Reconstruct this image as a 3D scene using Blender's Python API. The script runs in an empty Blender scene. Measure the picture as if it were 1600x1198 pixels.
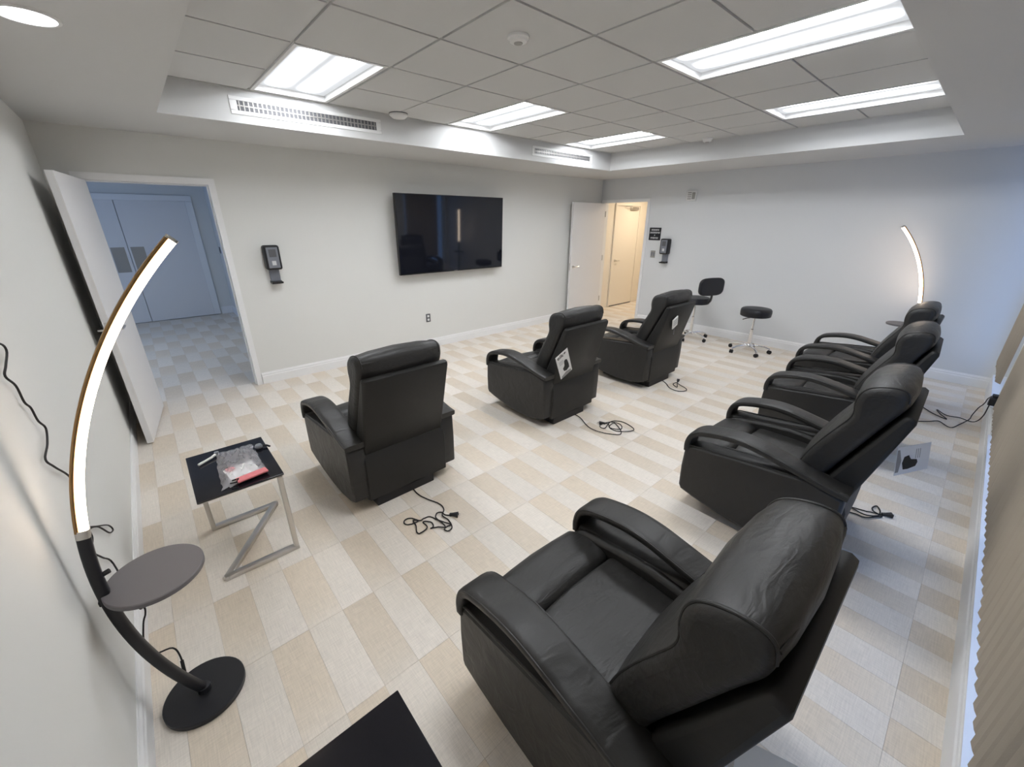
import bpy, bmesh, math, random
from mathutils import Vector, Matrix
random.seed(7)
scene = bpy.context.scene
C = scene.collection

# ------------------------------------------------------------------ camera
H = 1.79
YAW, PITCH, ROLL = math.radians(41.55), math.radians(21.82), math.radians(0.12)
FPX = 634.5
fw = Vector((math.sin(YAW)*math.cos(PITCH), math.cos(YAW)*math.cos(PITCH), -math.sin(PITCH)))
rt0 = Vector((math.cos(YAW), -math.sin(YAW), 0)); up0 = rt0.cross(fw)
rt = math.cos(ROLL)*rt0 + math.sin(ROLL)*up0
up = -math.sin(ROLL)*rt0 + math.cos(ROLL)*up0
cd = bpy.data.cameras.new('camera'); cam = bpy.data.objects.new('camera', cd); C.objects.link(cam)
cd.sensor_fit = 'HORIZONTAL'; cd.sensor_width = 36.0; cd.lens = FPX/1600*36.0
cd.clip_start = 0.02; cd.clip_end = 200
cam.matrix_world = Matrix((rt, up, -fw)).transposed().to_4x4()
cam.location = (0, 0, H)
scene.camera = cam

# ------------------------------------------------------------------ sky, exposure
SKY = 1.6
LAMP = 14.6
w = bpy.data.worlds.new('sky'); scene.world = w; w.use_nodes = True
bg = w.node_tree.nodes['Background']
bg.inputs[0].default_value = (0.30, 0.52, 1.0, 1); bg.inputs[1].default_value = SKY
scene.view_settings.view_transform = 'Standard'
scene.view_settings.look = 'None'
scene.view_settings.exposure = 0.0
scene.view_settings.gamma = 1.0
scene.view_settings.use_curve_mapping = False

def portal(name, loc, rot, sx, sy):
    l = bpy.data.lights.new(name, 'AREA'); l.shape = 'RECTANGLE'; l.size = sx; l.size_y = sy
    l.cycles.is_portal = True
    o = bpy.data.objects.new(name, l); C.objects.link(o); o.location = loc; o.rotation_euler = rot
    return o
# daylight sampling portals in the window openings (area lamps that emit nothing themselves)
portal('window_portal', (2.5, -0.56, 1.3), (math.pi/2, 0, 0), 4.6, 2.2)
portal('window_portal', (6.2, -0.56, 1.3), (math.pi/2, 0, 0), 1.3, 2.2)
portal('window_portal', (-2.56, 7.6, 1.5), (0, -math.pi/2, 0), 1.6, 3.6)

# ------------------------------------------------------------------ materials
def mat(name, color=(.8,.8,.8), rough=.5, metal=0.0, spec=.5, bump=None, noise=None, trans=0, alpha=1, coat=0, ior=1.45):
    m = bpy.data.materials.new(name); m.use_nodes = True
    nt = m.node_tree; b = nt.nodes['Principled BSDF']
    b.inputs['Base Color'].default_value = (*color, 1)
    b.inputs['Roughness'].default_value = rough; b.inputs['Metallic'].default_value = metal
    b.inputs['Specular IOR Level'].default_value = spec
    b.inputs['Transmission Weight'].default_value = trans; b.inputs['Alpha'].default_value = alpha
    b.inputs['Coat Weight'].default_value = coat; b.inputs['IOR'].default_value = ior
    tc = nt.nodes.new('ShaderNodeTexCoord')
    if noise:       # (scale, amount): slight tone variation
        n = nt.nodes.new('ShaderNodeTexNoise'); n.inputs['Scale'].default_value = noise[0]; n.inputs['Detail'].default_value = 4
        nt.links.new(tc.outputs['Object'], n.inputs['Vector'])
        mr = nt.nodes.new('ShaderNodeMapRange'); mr.inputs['To Min'].default_value = 1-noise[1]; mr.inputs['To Max'].default_value = 1+noise[1]
        nt.links.new(n.outputs['Fac'], mr.inputs['Value'])
        mx = nt.nodes.new('ShaderNodeVectorMath'); mx.operation = 'SCALE'; mx.inputs[0].default_value = color
        nt.links.new(mr.outputs[0], mx.inputs['Scale']); nt.links.new(mx.outputs[0], b.inputs['Base Color'])
    if bump:        # (scale, strength, distance)
        n2 = nt.nodes.new('ShaderNodeTexNoise'); n2.inputs['Scale'].default_value = bump[0]; n2.inputs['Detail'].default_value = 5
        nt.links.new(tc.outputs['Object'], n2.inputs['Vector'])
        bp = nt.nodes.new('ShaderNodeBump'); bp.inputs['Strength'].default_value = bump[1]; bp.inputs['Distance'].default_value = bump[2]
        nt.links.new(n2.outputs['Fac'], bp.inputs['Height']); nt.links.new(bp.outputs[0], b.inputs['Normal'])
    return m
def emis(name, color, strength):
    m = bpy.data.materials.new(name); m.use_nodes = True
    b = m.node_tree.nodes['Principled BSDF']; b.inputs['Base Color'].default_value = (.8,.8,.8,1)
    b.inputs['Emission Color'].default_value = (*color, 1); b.inputs['Emission Strength'].default_value = strength
    return m

M = {}
M['wall'] = mat('wall_paint', (.74,.74,.715), .75, bump=(90,.08,.004))
M['wall_e'] = mat('wall_paint_cool', (.70,.71,.715), .75, bump=(90,.08,.004))
M['ceil'] = mat('ceiling_paint', (.64,.64,.635), .9)
M['tile'] = mat('ceiling_tile', (.62,.62,.612), .95, bump=(260,.25,.004))
M['tbar'] = mat('tee_bar_white', (.62,.62,.60), .5)
M['trim'] = mat('trim_white', (.84,.84,.84), .4)
M['door'] = mat('door_white', (.78,.77,.77), .45)
M['peach'] = mat('door_cream', (.82,.76,.67), .45)
M['steel'] = mat('brushed_steel', (.62,.60,.57), .28, 1.0)
M['chrome'] = mat('chrome', (.85,.85,.86), .12, 1.0)
M['black'] = mat('black_plastic', (.012,.012,.014), .45)
M['blackmetal'] = mat('black_powder_coat', (.014,.014,.017), .4)
M['rubber'] = mat('black_rubber', (.01,.009,.009), .6)
M['greyp'] = mat('grey_plastic', (.20,.21,.24), .35)
M['darkgrey'] = mat('dark_grey_plate', (.11,.11,.12), .4)
M['plate'] = mat('steel_plate_grey', (.36,.35,.33), .4, .6)
M['white'] = mat('white_plastic', (.80,.80,.79), .45)
M['glassblack'] = mat('black_glass', (.008,.008,.012), .12, spec=.6)
M['screen'] = mat('tv_screen', (.008,.009,.014), .05, spec=.65)
M['bezel'] = mat('tv_bezel', (.008,.008,.009), .35)
M['disc'] = mat('lamp_table_grey', (.15,.14,.145), .45)
M['bronze'] = mat('bronze_channel', (.30,.18,.08), .35, .9)
M['vinyl'] = mat('black_vinyl', (.012,.012,.015), .42, bump=(400,.1,.001))
M['vane'] = mat('blind_fabric', (.40,.345,.275), .85, bump=(250,.15,.002))
M['glass'] = mat('window_glass', (.9,.95,1), .02, trans=1, ior=1.02)
M['paper'] = mat('white_paper', (.85,.85,.84), .6)
M['ink'] = mat('black_ink', (.01,.01,.01), .6)
M['greyink'] = mat('grey_ink', (.33,.32,.31), .6)
M['sign'] = mat('black_sign', (.010,.010,.013), .5)
M['signtext'] = mat('sign_lettering', (.62,.62,.63), .5)
M['pink'] = mat('pink_booklet', (.75,.22,.24), .5, noise=(40,.25))
M['floorbase'] = mat('floor_underlay', (.40,.36,.31), .8)

# leather: creased, low sheen
def leather(name='black_leather', crease=0):
    m = mat(name, (.024,.023,.0215), .48, spec=.5)
    nt = m.node_tree; b = nt.nodes['Principled BSDF']; tc = nt.nodes.new('ShaderNodeTexCoord')
    n1 = nt.nodes.new('ShaderNodeTexVoronoi'); n1.inputs['Scale'].default_value = 330
    n2 = nt.nodes.new('ShaderNodeTexNoise'); n2.inputs['Scale'].default_value = 7; n2.inputs['Detail'].default_value = 3; n2.inputs['Distortion'].default_value = .6
    mp = nt.nodes.new('ShaderNodeMapping'); mp.inputs['Scale'].default_value = (.8, 1.6, 1.6)
    nt.links.new(tc.outputs['Object'], n1.inputs['Vector']); nt.links.new(tc.outputs['Object'], mp.inputs['Vector']); nt.links.new(mp.outputs[0], n2.inputs['Vector'])
    b1 = nt.nodes.new('ShaderNodeBump'); b1.inputs['Strength'].default_value = .10; b1.inputs['Distance'].default_value = .001
    b2 = nt.nodes.new('ShaderNodeBump'); b2.inputs['Strength'].default_value = .35; b2.inputs['Distance'].default_value = .02
    nt.links.new(n1.outputs['Distance'], b1.inputs['Height']); nt.links.new(n2.outputs['Fac'], b2.inputs['Height'])
    if crease:      # soft pulled folds of padded leather
        mp3 = nt.nodes.new('ShaderNodeMapping'); mp3.inputs['Scale'].default_value = (9, 30, 26); mp3.inputs['Rotation'].default_value = (.3, .5, .4)
        n3 = nt.nodes.new('ShaderNodeTexNoise'); n3.inputs['Scale'].default_value = 1; n3.inputs['Detail'].default_value = 3; n3.inputs['Distortion'].default_value = 1.2
        nt.links.new(tc.outputs['Object'], mp3.inputs['Vector']); nt.links.new(mp3.outputs[0], n3.inputs['Vector'])
        b3 = nt.nodes.new('ShaderNodeBump'); b3.inputs['Strength'].default_value = crease; b3.inputs['Distance'].default_value = .008
        nt.links.new(n3.outputs['Fac'], b3.inputs['Height']); nt.links.new(b3.outputs[0], b2.inputs['Normal'])
    nt.links.new(b2.outputs[0], b1.inputs['Normal']); nt.links.new(b1.outputs[0], b.inputs['Normal'])
    mr = nt.nodes.new('ShaderNodeMapRange'); mr.inputs['To Min'].default_value = .38; mr.inputs['To Max'].default_value = .52
    nt.links.new(n2.outputs['Fac'], mr.inputs['Value']); nt.links.new(mr.outputs[0], b.inputs['Roughness'])
    return m
M['leather'] = leather()
M['softleather'] = leather('black_soft_leather', .35)
M['backcloth'] = mat('black_back_vinyl', (.0145,.014,.013), .52, bump=(18,.12,.01))

# floor planks: printed linen look, dark end to light end along each pair of planks
PX, PY, X0, Y0 = .158, .94, .02, 1.64
def plank_mat():
    m = bpy.data.materials.new('linen_vinyl_plank'); m.use_nodes = True; nt = m.node_tree; L = nt.links.new
    b = nt.nodes['Principled BSDF']; b.inputs['Roughness'].default_value = .42; b.inputs['Specular IOR Level'].default_value = .35
    def math_(op, a, c=None):
        n = nt.nodes.new('ShaderNodeMath'); n.operation = op
        for i, v in enumerate((a, c)):
            if v is None: continue
            if isinstance(v, (int, float)): n.inputs[i].default_value = v
            else: L(v, n.inputs[i])
        return n.outputs[0]
    g = nt.nodes.new('ShaderNodeNewGeometry'); s = nt.nodes.new('ShaderNodeSeparateXYZ'); L(g.outputs['Position'], s.inputs[0])
    col = math_('FLOOR', math_('DIVIDE', math_('SUBTRACT', s.outputs['X'], X0), PX))
    par = math_('MULTIPLY', math_('PINGPONG', col, 1), .5)
    ph = math_('ADD', math_('DIVIDE', math_('SUBTRACT', Y0, s.outputs['Y']), PY), par)
    t = math_('FRACT', ph)
    row = math_('FLOOR', math_('MULTIPLY', ph, 2))
    cv = nt.nodes.new('ShaderNodeCombineXYZ'); L(col, cv.inputs[0]); L(row, cv.inputs[1])
    wn = nt.nodes.new('ShaderNodeTexWhiteNoise'); wn.noise_dimensions = '2D'; L(cv.outputs[0], wn.inputs['Vector'])
    r = nt.nodes.new('ShaderNodeValToRGB'); e = r.color_ramp.elements
    e[0].position = 0; e[0].color = (.69,.595,.48,1)
    e[1].position = 1; e[1].color = (.78,.72,.65,1)
    for p, c in ((.30,(.705,.615,.505,1)), (.43,(.73,.65,.55,1)), (.52,(.75,.685,.605,1)), (.75,(.765,.705,.63,1))):
        q = e.new(p); q.color = c
    L(t, r.inputs['Fac'])
    # linen threads
    def thread(sx, sy):
        mp = nt.nodes.new('ShaderNodeMapping'); mp.inputs['Scale'].default_value = (sx, sy, 1); L(g.outputs['Position'], mp.inputs['Vector'])
        n = nt.nodes.new('ShaderNodeTexNoise'); n.inputs['Scale'].default_value = 1; n.inputs['Detail'].default_value = 3; L(mp.outputs[0], n.inputs['Vector']); return n.outputs['Fac']
    th = math_('ADD', math_('MULTIPLY', thread(14, 210), .5), math_('MULTIPLY', thread(210, 14), .5))
    f1 = math_('ADD', .68, math_('MULTIPLY', th, .62))
    f2 = math_('ADD', .965, math_('MULTIPLY', wn.outputs['Value'], .10))
    f = math_('MULTIPLY', f1, f2)
    v = nt.nodes.new('ShaderNodeVectorMath'); v.operation = 'SCALE'; L(r.outputs['Color'], v.inputs[0]); L(f, v.inputs['Scale'])
    L(v.outputs[0], b.inputs['Base Color'])
    return m
M['plank'] = plank_mat()

# lamp diffusers
def troffer_mat():
    m = bpy.data.materials.new('troffer_lens'); m.use_nodes = True; nt = m.node_tree; L = nt.links.new
    b = nt.nodes['Principled BSDF']; b.inputs['Base Color'].default_value = (.12,.12,.12,1)
    tc = nt.nodes.new('ShaderNodeTexCoord'); s = nt.nodes.new('ShaderNodeSeparateXYZ'); L(tc.outputs['Object'], s.inputs[0])
    def mt(op, a, c=None):
        n = nt.nodes.new('ShaderNodeMath'); n.operation = op
        for i, v in enumerate((a, c)):
            if v is None: continue
            if isinstance(v, (int, float)): n.inputs[i].default_value = v
            else: L(v, n.inputs[i])
        return n.outputs[0]
    # two tubes behind the lens: a bright band either side of a dimmer centre
    d = mt('DIVIDE', mt('SUBTRACT', mt('ABSOLUTE', s.outputs['X']), .115), .042)
    e = mt('EXPONENT', mt('MULTIPLY', mt('MULTIPLY', d, d), -1))
    ye = nt.nodes.new('ShaderNodeMapRange'); ye.interpolation_type = 'SMOOTHSTEP'; L(mt('ABSOLUTE', s.outputs['Y']), ye.inputs['Value'])
    ye.inputs['From Min'].default_value = .55; ye.inputs['From Max'].default_value = .40
    st = mt('ADD', .60, mt('MULTIPLY', mt('MULTIPLY', e, ye.outputs[0]), LAMP*3.6))
    b.inputs['Emission Color'].default_value = (.93,.96,1.0,1); L(st, b.inputs['Emission Strength'])
    return m
M['troffer'] = troffer_mat()
M['led'] = emis('led_warm', (1.0,.80,.62), 15)
M['can'] = emis('downlight_lens', (1,.98,1.0), 10)
M['warm'] = emis('warm_ceiling_lens', (1.0,.84,.63), 98)
M['fill_lens'] = emis('added_fill_lens', (.92,.97,.97), 6.5)  # glow of the fill panel added in the north corridor

def film_mat():
    m = bpy.data.materials.new('clear_bag_film'); m.use_nodes = True; nt = m.node_tree; L = nt.links.new
    out = nt.nodes['Material Output']; b = nt.nodes['Principled BSDF']
    b.inputs['Base Color'].default_value = (.8,.78,.82,1); b.inputs['Roughness'].default_value = .12
    t = nt.nodes.new('ShaderNodeBsdfTransparent'); mx = nt.nodes.new('ShaderNodeMixShader'); mx.inputs[0].default_value = .34
    L(t.outputs[0], mx.inputs[1]); L(b.outputs[0], mx.inputs[2]); L(mx.outputs[0], out.inputs['Surface'])
    return m
M['film'] = film_mat()

# ------------------------------------------------------------------ mesh helpers
class MB:
    def __init__(s): s.v = []; s.f = []
    def add(s, vs, fs):
        o = len(s.v); s.v += [tuple(v) for v in vs]; s.f += [tuple(i+o for i in f) for f in fs]; return s
    def box(s, x0, x1, y0, y1, z0, z1, mtx=None):
        vs = [Vector(p) for p in ((x0,y0,z0),(x1,y0,z0),(x1,y1,z0),(x0,y1,z0),(x0,y0,z1),(x1,y0,z1),(x1,y1,z1),(x0,y1,z1))]
        if mtx: vs = [mtx @ v for v in vs]
        return s.add(vs, [(0,3,2,1),(4,5,6,7),(0,1,5,4),(1,2,6,5),(2,3,7,6),(3,0,4,7)])
    def lathe(s, prof, n=32, c=(0,0,0), mtx=None):
        vs = []; fs = []
        for r, z in prof:
            for i in range(n):
                a = 2*math.pi*i/n; vs.append(Vector((c[0]+r*math.cos(a), c[1]+r*math.sin(a), c[2]+z)))
        for k in range(len(prof)-1):
            for i in range(n):
                j = (i+1) % n; fs.append((k*n+i, k*n+j, (k+1)*n+j, (k+1)*n+i))
        fs.append(tuple(range(n-1,-1,-1))); fs.append(tuple((len(prof)-1)*n+i for i in range(n)))
        if mtx: vs = [mtx @ v for v in vs]
        return s.add(vs, fs)
    def tube(s, path, r, n=8, section=None, upv=None):
        P = [Vector(p) for p in path]; vs = []; fs = []; prev = None
        for i, p in enumerate(P):
            t = (P[min(i+1,len(P)-1)] - P[max(i-1,0)])
            t = t.normalized() if t.length > 1e-9 else Vector((0,0,1))
            if upv is not None: a = Vector(upv)
            elif prev is None: a = Vector((0,0,1)) if abs(t.z) < .9 else Vector((1,0,0))
            else: a = prev
            nrm = (a - a.dot(t)*t)
            nrm = nrm.normalized() if nrm.length > 1e-6 else t.orthogonal().normalized()
            prev = nrm; bi = t.cross(nrm)
            sec = section or [(r*math.cos(2*math.pi*k/n), r*math.sin(2*math.pi*k/n)) for k in range(n)]
            for a_, b_ in sec: vs.append(p + nrm*a_ + bi*b_)
        m_ = len(section) if section else n
        for k in range(len(P)-1):
            for i in range(m_):
                j = (i+1) % m_; fs.append((k*m_+i, k*m_+j, (k+1)*m_+j, (k+1)*m_+i))
        fs.append(tuple(range(m_-1,-1,-1))); fs.append(tuple((len(P)-1)*m_+i for i in range(m_)))
        return s.add(vs, fs)
    def prism(s, prof, x0, x1):          # prof in (y,z), extruded along x
        n = len(prof)
        vs = [Vector((x0,y,z)) for y, z in prof] + [Vector((x1,y,z)) for y, z in prof]
        fs = [tuple(range(n)), tuple(range(2*n-1,n-1,-1))] + [(i, n+i, n+(i+1)%n, (i+1)%n) for i in range(n)]
        return s.add(vs, fs)
    def loft(s, prof, secs):             # prof closed (y,z); secs = [(x, inset)]
        n = len(prof); cy = sum(p[0] for p in prof)/n; cz = sum(p[1] for p in prof)/n
        area = sum(prof[i][0]*prof[(i+1)%n][1]-prof[(i+1)%n][0]*prof[i][1] for i in range(n)); sg = 1 if area > 0 else -1
        vs = []; fs = []
        for x, ins in secs:
            for i in range(n):
                a, c = prof[i-1], prof[(i+1)%n]; ty, tz = c[0]-a[0], c[1]-a[1]; l = math.hypot(ty, tz) or 1
                vs.append(Vector((x, prof[i][0]-sg*tz/l*ins*1.0, prof[i][1]+sg*ty/l*ins)))
        for k in range(len(secs)-1):
            for i in range(n): j = (i+1)%n; fs.append((k*n+i, (k+1)*n+i, (k+1)*n+j, k*n+j))
        fs.append(tuple(range(n))); fs.append(tuple((len(secs)-1)*n+i for i in range(n-1,-1,-1)))
        return s.add(vs, fs)
    def mesh(s, name, m, smooth=False, angle=None):
        me = bpy.data.meshes.new(name); me.from_pydata([tuple(v) for v in s.v], [], s.f)
        bm = bmesh.new(); bm.from_mesh(me); bmesh.ops.recalc_face_normals(bm, faces=bm.faces); bm.to_mesh(me); bm.free()
        me.materials.append(M[m] if isinstance(m, str) else m)
        if smooth:
            me.shade_smooth()
            if angle: me.set_sharp_from_angle(angle=math.radians(angle))
            for pg in me.polygons:
                if len(pg.vertices) > 10: pg.use_smooth = False
        return me
    def build(s, name, m, parent=None, smooth=False, angle=35, bevel=None, sub=0):
        o = bpy.data.objects.new(name, s.mesh(name, m, smooth or bool(bevel), angle if not sub else None)); C.objects.link(o); o.parent = parent
        if bevel:
            b = o.modifiers.new('bevel', 'BEVEL'); b.width = bevel[0]; b.segments = bevel[1]; b.limit_method = 'ANGLE'; b.angle_limit = math.radians(30); b.harden_normals = False
        if sub:
            q = o.modifiers.new('subsurf', 'SUBSURF'); q.levels = sub; q.render_levels = sub
        return o
def box(name, x0, x1, y0, y1, z0, z1, m, parent=None, bevel=None):
    return MB().box(x0,x1,y0,y1,z0,z1).build(name, m, parent, bevel=bevel)
def empty(name, loc=(0,0,0), rz=0):
    o = bpy.data.objects.new(name, None); C.objects.link(o); o.location = loc; o.rotation_euler = (0,0,rz); o.empty_display_size = .1; return o
def tag(o, label, cat, group=None):
    o['label'] = label; o['category'] = cat
    if group: o['group'] = group
    return o
def struct(o, label=None):
    o['kind'] = 'structure'
    if label: o['label'] = label
    return o
def copy_tree(o, parent=None):
    c = o.copy(); C.objects.link(c); c.parent = parent
    for ch in list(o.children): copy_tree(ch, c)
    return c
def smooth_path(pts, k=6, closed=False):
    P = [Vector(p) for p in pts]; out = []; n = len(P)
    for i in range(n if closed else n-1):
        p0 = P[(i-1) % n] if closed or i > 0 else P[i]*2-P[i+1]
        p1 = P[i]; p2 = P[(i+1) % n]; p3 = P[(i+2) % n] if closed or i+2 < n else P[i+1]*2-P[i]
        for j in range(k):
            t = j/k; out.append(.5*((2*p1)+(p2-p0)*t+(2*p0-5*p1+4*p2-p3)*t*t+(3*p1-p0-3*p2+p3)*t**3))
    if not closed: out.append(P[-1])
    return out
def prof2(pts, k=4):
    return [(v.x, v.y) for v in smooth_path([(a,b,0) for a,b in pts], k, True)]
def text_mesh(name, s, size, m, parent, loc, rot, align='CENTER'):
    cu = bpy.data.curves.new(name, 'FONT'); cu.body = s; cu.size = size; cu.align_x = align; cu.align_y = 'CENTER'; cu.extrude = .0004; cu.offset = size*.012
    t = bpy.data.objects.new(name+'_tmp', cu); C.objects.link(t); dg = bpy.context.evaluated_depsgraph_get()
    me = bpy.data.meshes.new_from_object(t.evaluated_get(dg)); bpy.data.objects.remove(t); me.materials.clear(); me.materials.append(M[m])
    o = bpy.data.objects.new(name, me); C.objects.link(o); o.parent = parent; o.location = loc; o.rotation_euler = rot
    return o
RECT = lambda a, b, r=.3: [(a*x, b*y) for x, y in ((1,1-r),(1-r*.3,1-r*.3),(1-r,1),(-1+r,1),(-1+r*.3,1-r*.3),(-1,1-r),(-1,-1+r),(-1+r*.3,-1+r*.3),(-1+r,-1),(1-r,-1),(1-r*.3,-1+r*.3),(1,-1+r))]

# ------------------------------------------------------------------ room shell
XW, XE, YN, YS = -.405, 6.97, 5.27, -.40
ZS, ZC = 2.507, 2.741
CX0, CX1, CY0, CY1 = .36, 5.77, .46, 4.255       # cove opening
DN0, DN1, DH = -.20, .70, 2.115                  # north door opening
DE0, DE1 = 4.26, 5.20                            # east door opening
T = .12
W1, W2 = (.2, 4.8), (5.6, 6.88)                  # south windows
# floor slab and planks
floor = struct(MB().box(-2.6, 9.6, YS-.2, 10.35, -.12, -.004).build('floor', 'floorbase'))
def in_room(x, y): return XW < x < XE and YS < y < YN
def proj(p):
    d = Vector(p) - Vector((0,0,H)); z = d.dot(fw)
    return None if z < .05 else (800+FPX*d.dot(rt)/z, 599-FPX*d.dot(up)/z)
def clip_regions():
    # (x0,x1,y0,y1): the room, the corridor to the north, the corridor to the east, the two thresholds
    return [(XW, XE, YS, YN), (-2.5, 1.25, YN+T, 10.2), (XE+T, 9.5, 3.2, 5.41), (DN0, DN1, YN, YN+T), (XE, XE+T, DE0, DE1)]
planks = []
HL = PY/2
for ri, (rx0, rx1, ry0, ry1) in enumerate(clip_regions()):
    for k in range(math.floor((rx0-X0)/PX), math.ceil((rx1-X0)/PX)):
        par = (k % 2)*.5*PY
        j0 = math.floor((ry0-Y0-par)/HL)-1; j1 = math.ceil((ry1-Y0-par)/HL)+1
        for j in range(j0, j1):
            x0, x1 = max(X0+k*PX, rx0), min(X0+(k+1)*PX, rx1); y0, y1 = max(Y0+par+j*HL, ry0), min(Y0+par+(j+1)*HL, ry1)
            if x1-x0 < .004 or y1-y0 < .004: continue
            ps = [proj((x, y, 0)) for x in (x0, x1) for y in (y0, y1)]
            a = 0
            if all(ps):
                u = [min(max(p[0], 0), 1600) for p in ps]; v = [min(max(p[1], 0), 1198) for p in ps]
                q = [(u[0],v[0]),(u[1],v[1]),(u[3],v[3]),(u[2],v[2])]
                a = abs(sum(q[i][0]*q[(i+1)%4][1]-q[(i+1)%4][0]*q[i][1] for i in range(4)))/2
            planks.append((a if ri == 0 else a*.2, x0, x1, y0, y1))
planks.sort(reverse=True)
gap = .0004; shared = {}
def plank_mb(mb, x0, x1, y0, y1):
    return mb.box(x0+gap, x1-gap, y0+gap, y1-gap, -.004, 0)
for a, x0, x1, y0, y1 in planks[:300]:
    key = (round(x1-x0,3), round(y1-y0,3))
    if key not in shared:
        shared[key] = plank_mb(MB(), -key[0]/2, key[0]/2, -key[1]/2, key[1]/2).mesh('floor_plank', 'plank')
    o = bpy.data.objects.new('floor_plank', shared[key]); C.objects.link(o); o.parent = floor; o.location = ((x0+x1)/2, (y0+y1)/2, 0)
mb = MB()
for a, x0, x1, y0, y1 in planks[300:]: plank_mb(mb, x0, x1, y0, y1)
o = mb.build('floor_planks', 'plank', floor); o['kind'] = 'stuff'

# walls
struct(box('wall_west', XW-T, XW, YS-.2, YN, 0, 2.9, 'wall'))
mb = MB().box(XW-T, DN0, YN, YN+T, 0, 2.9).box(DN1, XE+T, YN, YN+T, 0, 2.9).box(DN0, DN1, YN, YN+T, DH, 2.9)
struct(mb.build('wall_north', 'wall'))
mb = MB().box(XE, XE+T, YS-.2, DE0, 0, 2.9).box(XE, XE+T, DE1, YN, 0, 2.9).box(XE, XE+T, DE0, DE1, DH, 2.9)
struct(mb.build('wall_east', 'wall_e'))
mb = MB().box(XW, W1[0], YS-.2, YS, 0, 2.9).box(W1[1], W2[0], YS-.2, YS, 0, 2.9).box(W2[1], XE, YS-.2, YS, 0, 2.9)
for a, b in (W1, W2): mb.box(a, b, YS-.2, YS, 0, .185).box(a, b, YS-.2, YS, 2.38, 2.9)
struct(mb.build('wall_south', 'wall'))
# soffit ring around the raised ceiling
mb = MB().box(XW, CX0, YS, YN, ZS, 2.9).box(CX1, XE, YS, YN, ZS, 2.9).box(CX0, CX1, YS, CY0, ZS, 2.9).box(CX0, CX1, CY1, YN, ZS, 2.9)
struct(mb.build('trim_1', 'ceil'), 'painted soffit ring around the raised tile ceiling')
# ceiling: backing, tee bars, tiles
GX, GY, G = .974, 3.012, .6096
ceil = struct(box('ceiling', CX0, CX1, CY0, CY1, ZC+.075, 2.9, 'tbar'))
lights = [(i, j) for j in (0, -4) for i in (0, 3, 6)]
covered = {(i, j+d) for i, j in lights for d in (0, 1)}
def clampx(a): return min(max(a, CX0), CX1)
def clampy(a): return min(max(a, CY0), CY1)
tsh = {}
for i in range(-2, 9):
    for j in range(-6, 4):
        x0, x1 = clampx(GX+i*G), clampx(GX+(i+1)*G); y0, y1 = clampy(GY+j*G), clampy(GY+(j+1)*G)
        if (i, j) in covered or x1-x0 < .03 or y1-y0 < .03: continue
        key = (round(x1-x0, 3), round(y1-y0, 3)); g = .009
        if key not in tsh:
            a, b = key[0]/2, key[1]/2
            tsh[key] = MB().box(-a+g, a-g, -b+g, b-g, 0, .012).mesh('ceiling_tile', 'tile')
        o = bpy.data.objects.new('ceiling_tile', tsh[key]); C.objects.link(o); o.parent = ceil; o.location = ((x0+x1)/2, (y0+y1)/2, ZC)
# tee bars: one piece along every cell edge, wall angles at the cove edge
for nm, a in (('wall_angle', (CX0, CX1, CY1-.02, CY1, ZC-.003, ZC+.012)), ('wall_angle', (CX0, CX1, CY0, CY0+.02, ZC-.003, ZC+.012)),
              ('wall_angle', (CX1-.02, CX1, CY0+.02, CY1-.02, ZC-.003, ZC+.012)), ('wall_angle', (CX0, CX0+.02, CY0+.02, CY1-.02, ZC-.003, ZC+.012))):
    box(nm, *a, 'tbar', ceil)
bsh = {}
def tee(x0, x1, y0, y1):
    key = (round(x1-x0, 3), round(y1-y0, 3))
    if key not in bsh: bsh[key] = MB().box(-key[0]/2, key[0]/2, -key[1]/2, key[1]/2, 0, .03).mesh('tee_bar', 'tbar')
    o = bpy.data.objects.new('tee_bar', bsh[key]); C.objects.link(o); o.parent = ceil; o.location = ((x0+x1)/2, (y0+y1)/2, ZC+.0125)
for i in range(-2, 9):
    for j in range(-6, 4):
        x0, x1 = clampx(GX+i*G), clampx(GX+(i+1)*G); y0, y1 = clampy(GY+j*G), clampy(GY+(j+1)*G)
        if x1-x0 < .03 or y1-y0 < .03: continue
        if GX+(i+1)*G < CX1-.02: tee(x1-.012, x1+.012, y0, y1)
        if GY+(j+1)*G < CY1-.02 and not ((i, j) in lights): tee(x0+.012, x1-.012, y1-.012, y1+.012)
# troffers
def troffer():
    r = empty('ceiling_light')
    a, b = G/2-.012, G-.012
    lens = MB()
    n = 12; vs = []; fs = []
    for k in range(n+1):
        x = -a+.022+(2*a-.044)*k/n; z = .045-.006*abs(math.sin(k/n*2*math.pi))
        vs += [(x, -b+.022, z), (x, b-.022, z)]
    for k in range(n): fs.append((2*k, 2*k+2, 2*k+3, 2*k+1))
    lens.add(vs, fs)
    lo = lens.build('lens', 'troffer', r, smooth=True)
    fr = MB().box(-a, a, -b, -b+.024, .0, .012).box(-a, a, b-.024, b, .0, .012).box(-a, -a+.024, -b+.024, b-.024, .0, .012).box(a-.024, a, -b+.024, b-.024, .0, .012)
    fr.build('frame', 'white', r)
    q = .022
    MB().box(-a+q-.003, -a+q, -b+q, b-q, .012, .05).box(a-q, a-q+.003, -b+q, b-q, .012, .05).box(-a+q-.003, a-q+.003, -b+q-.003, -b+q, .012, .05).box(-a+q-.003, a-q+.003, b-q, b-q+.003, .012, .05).build('housing', 'white', r)
    return r
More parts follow.
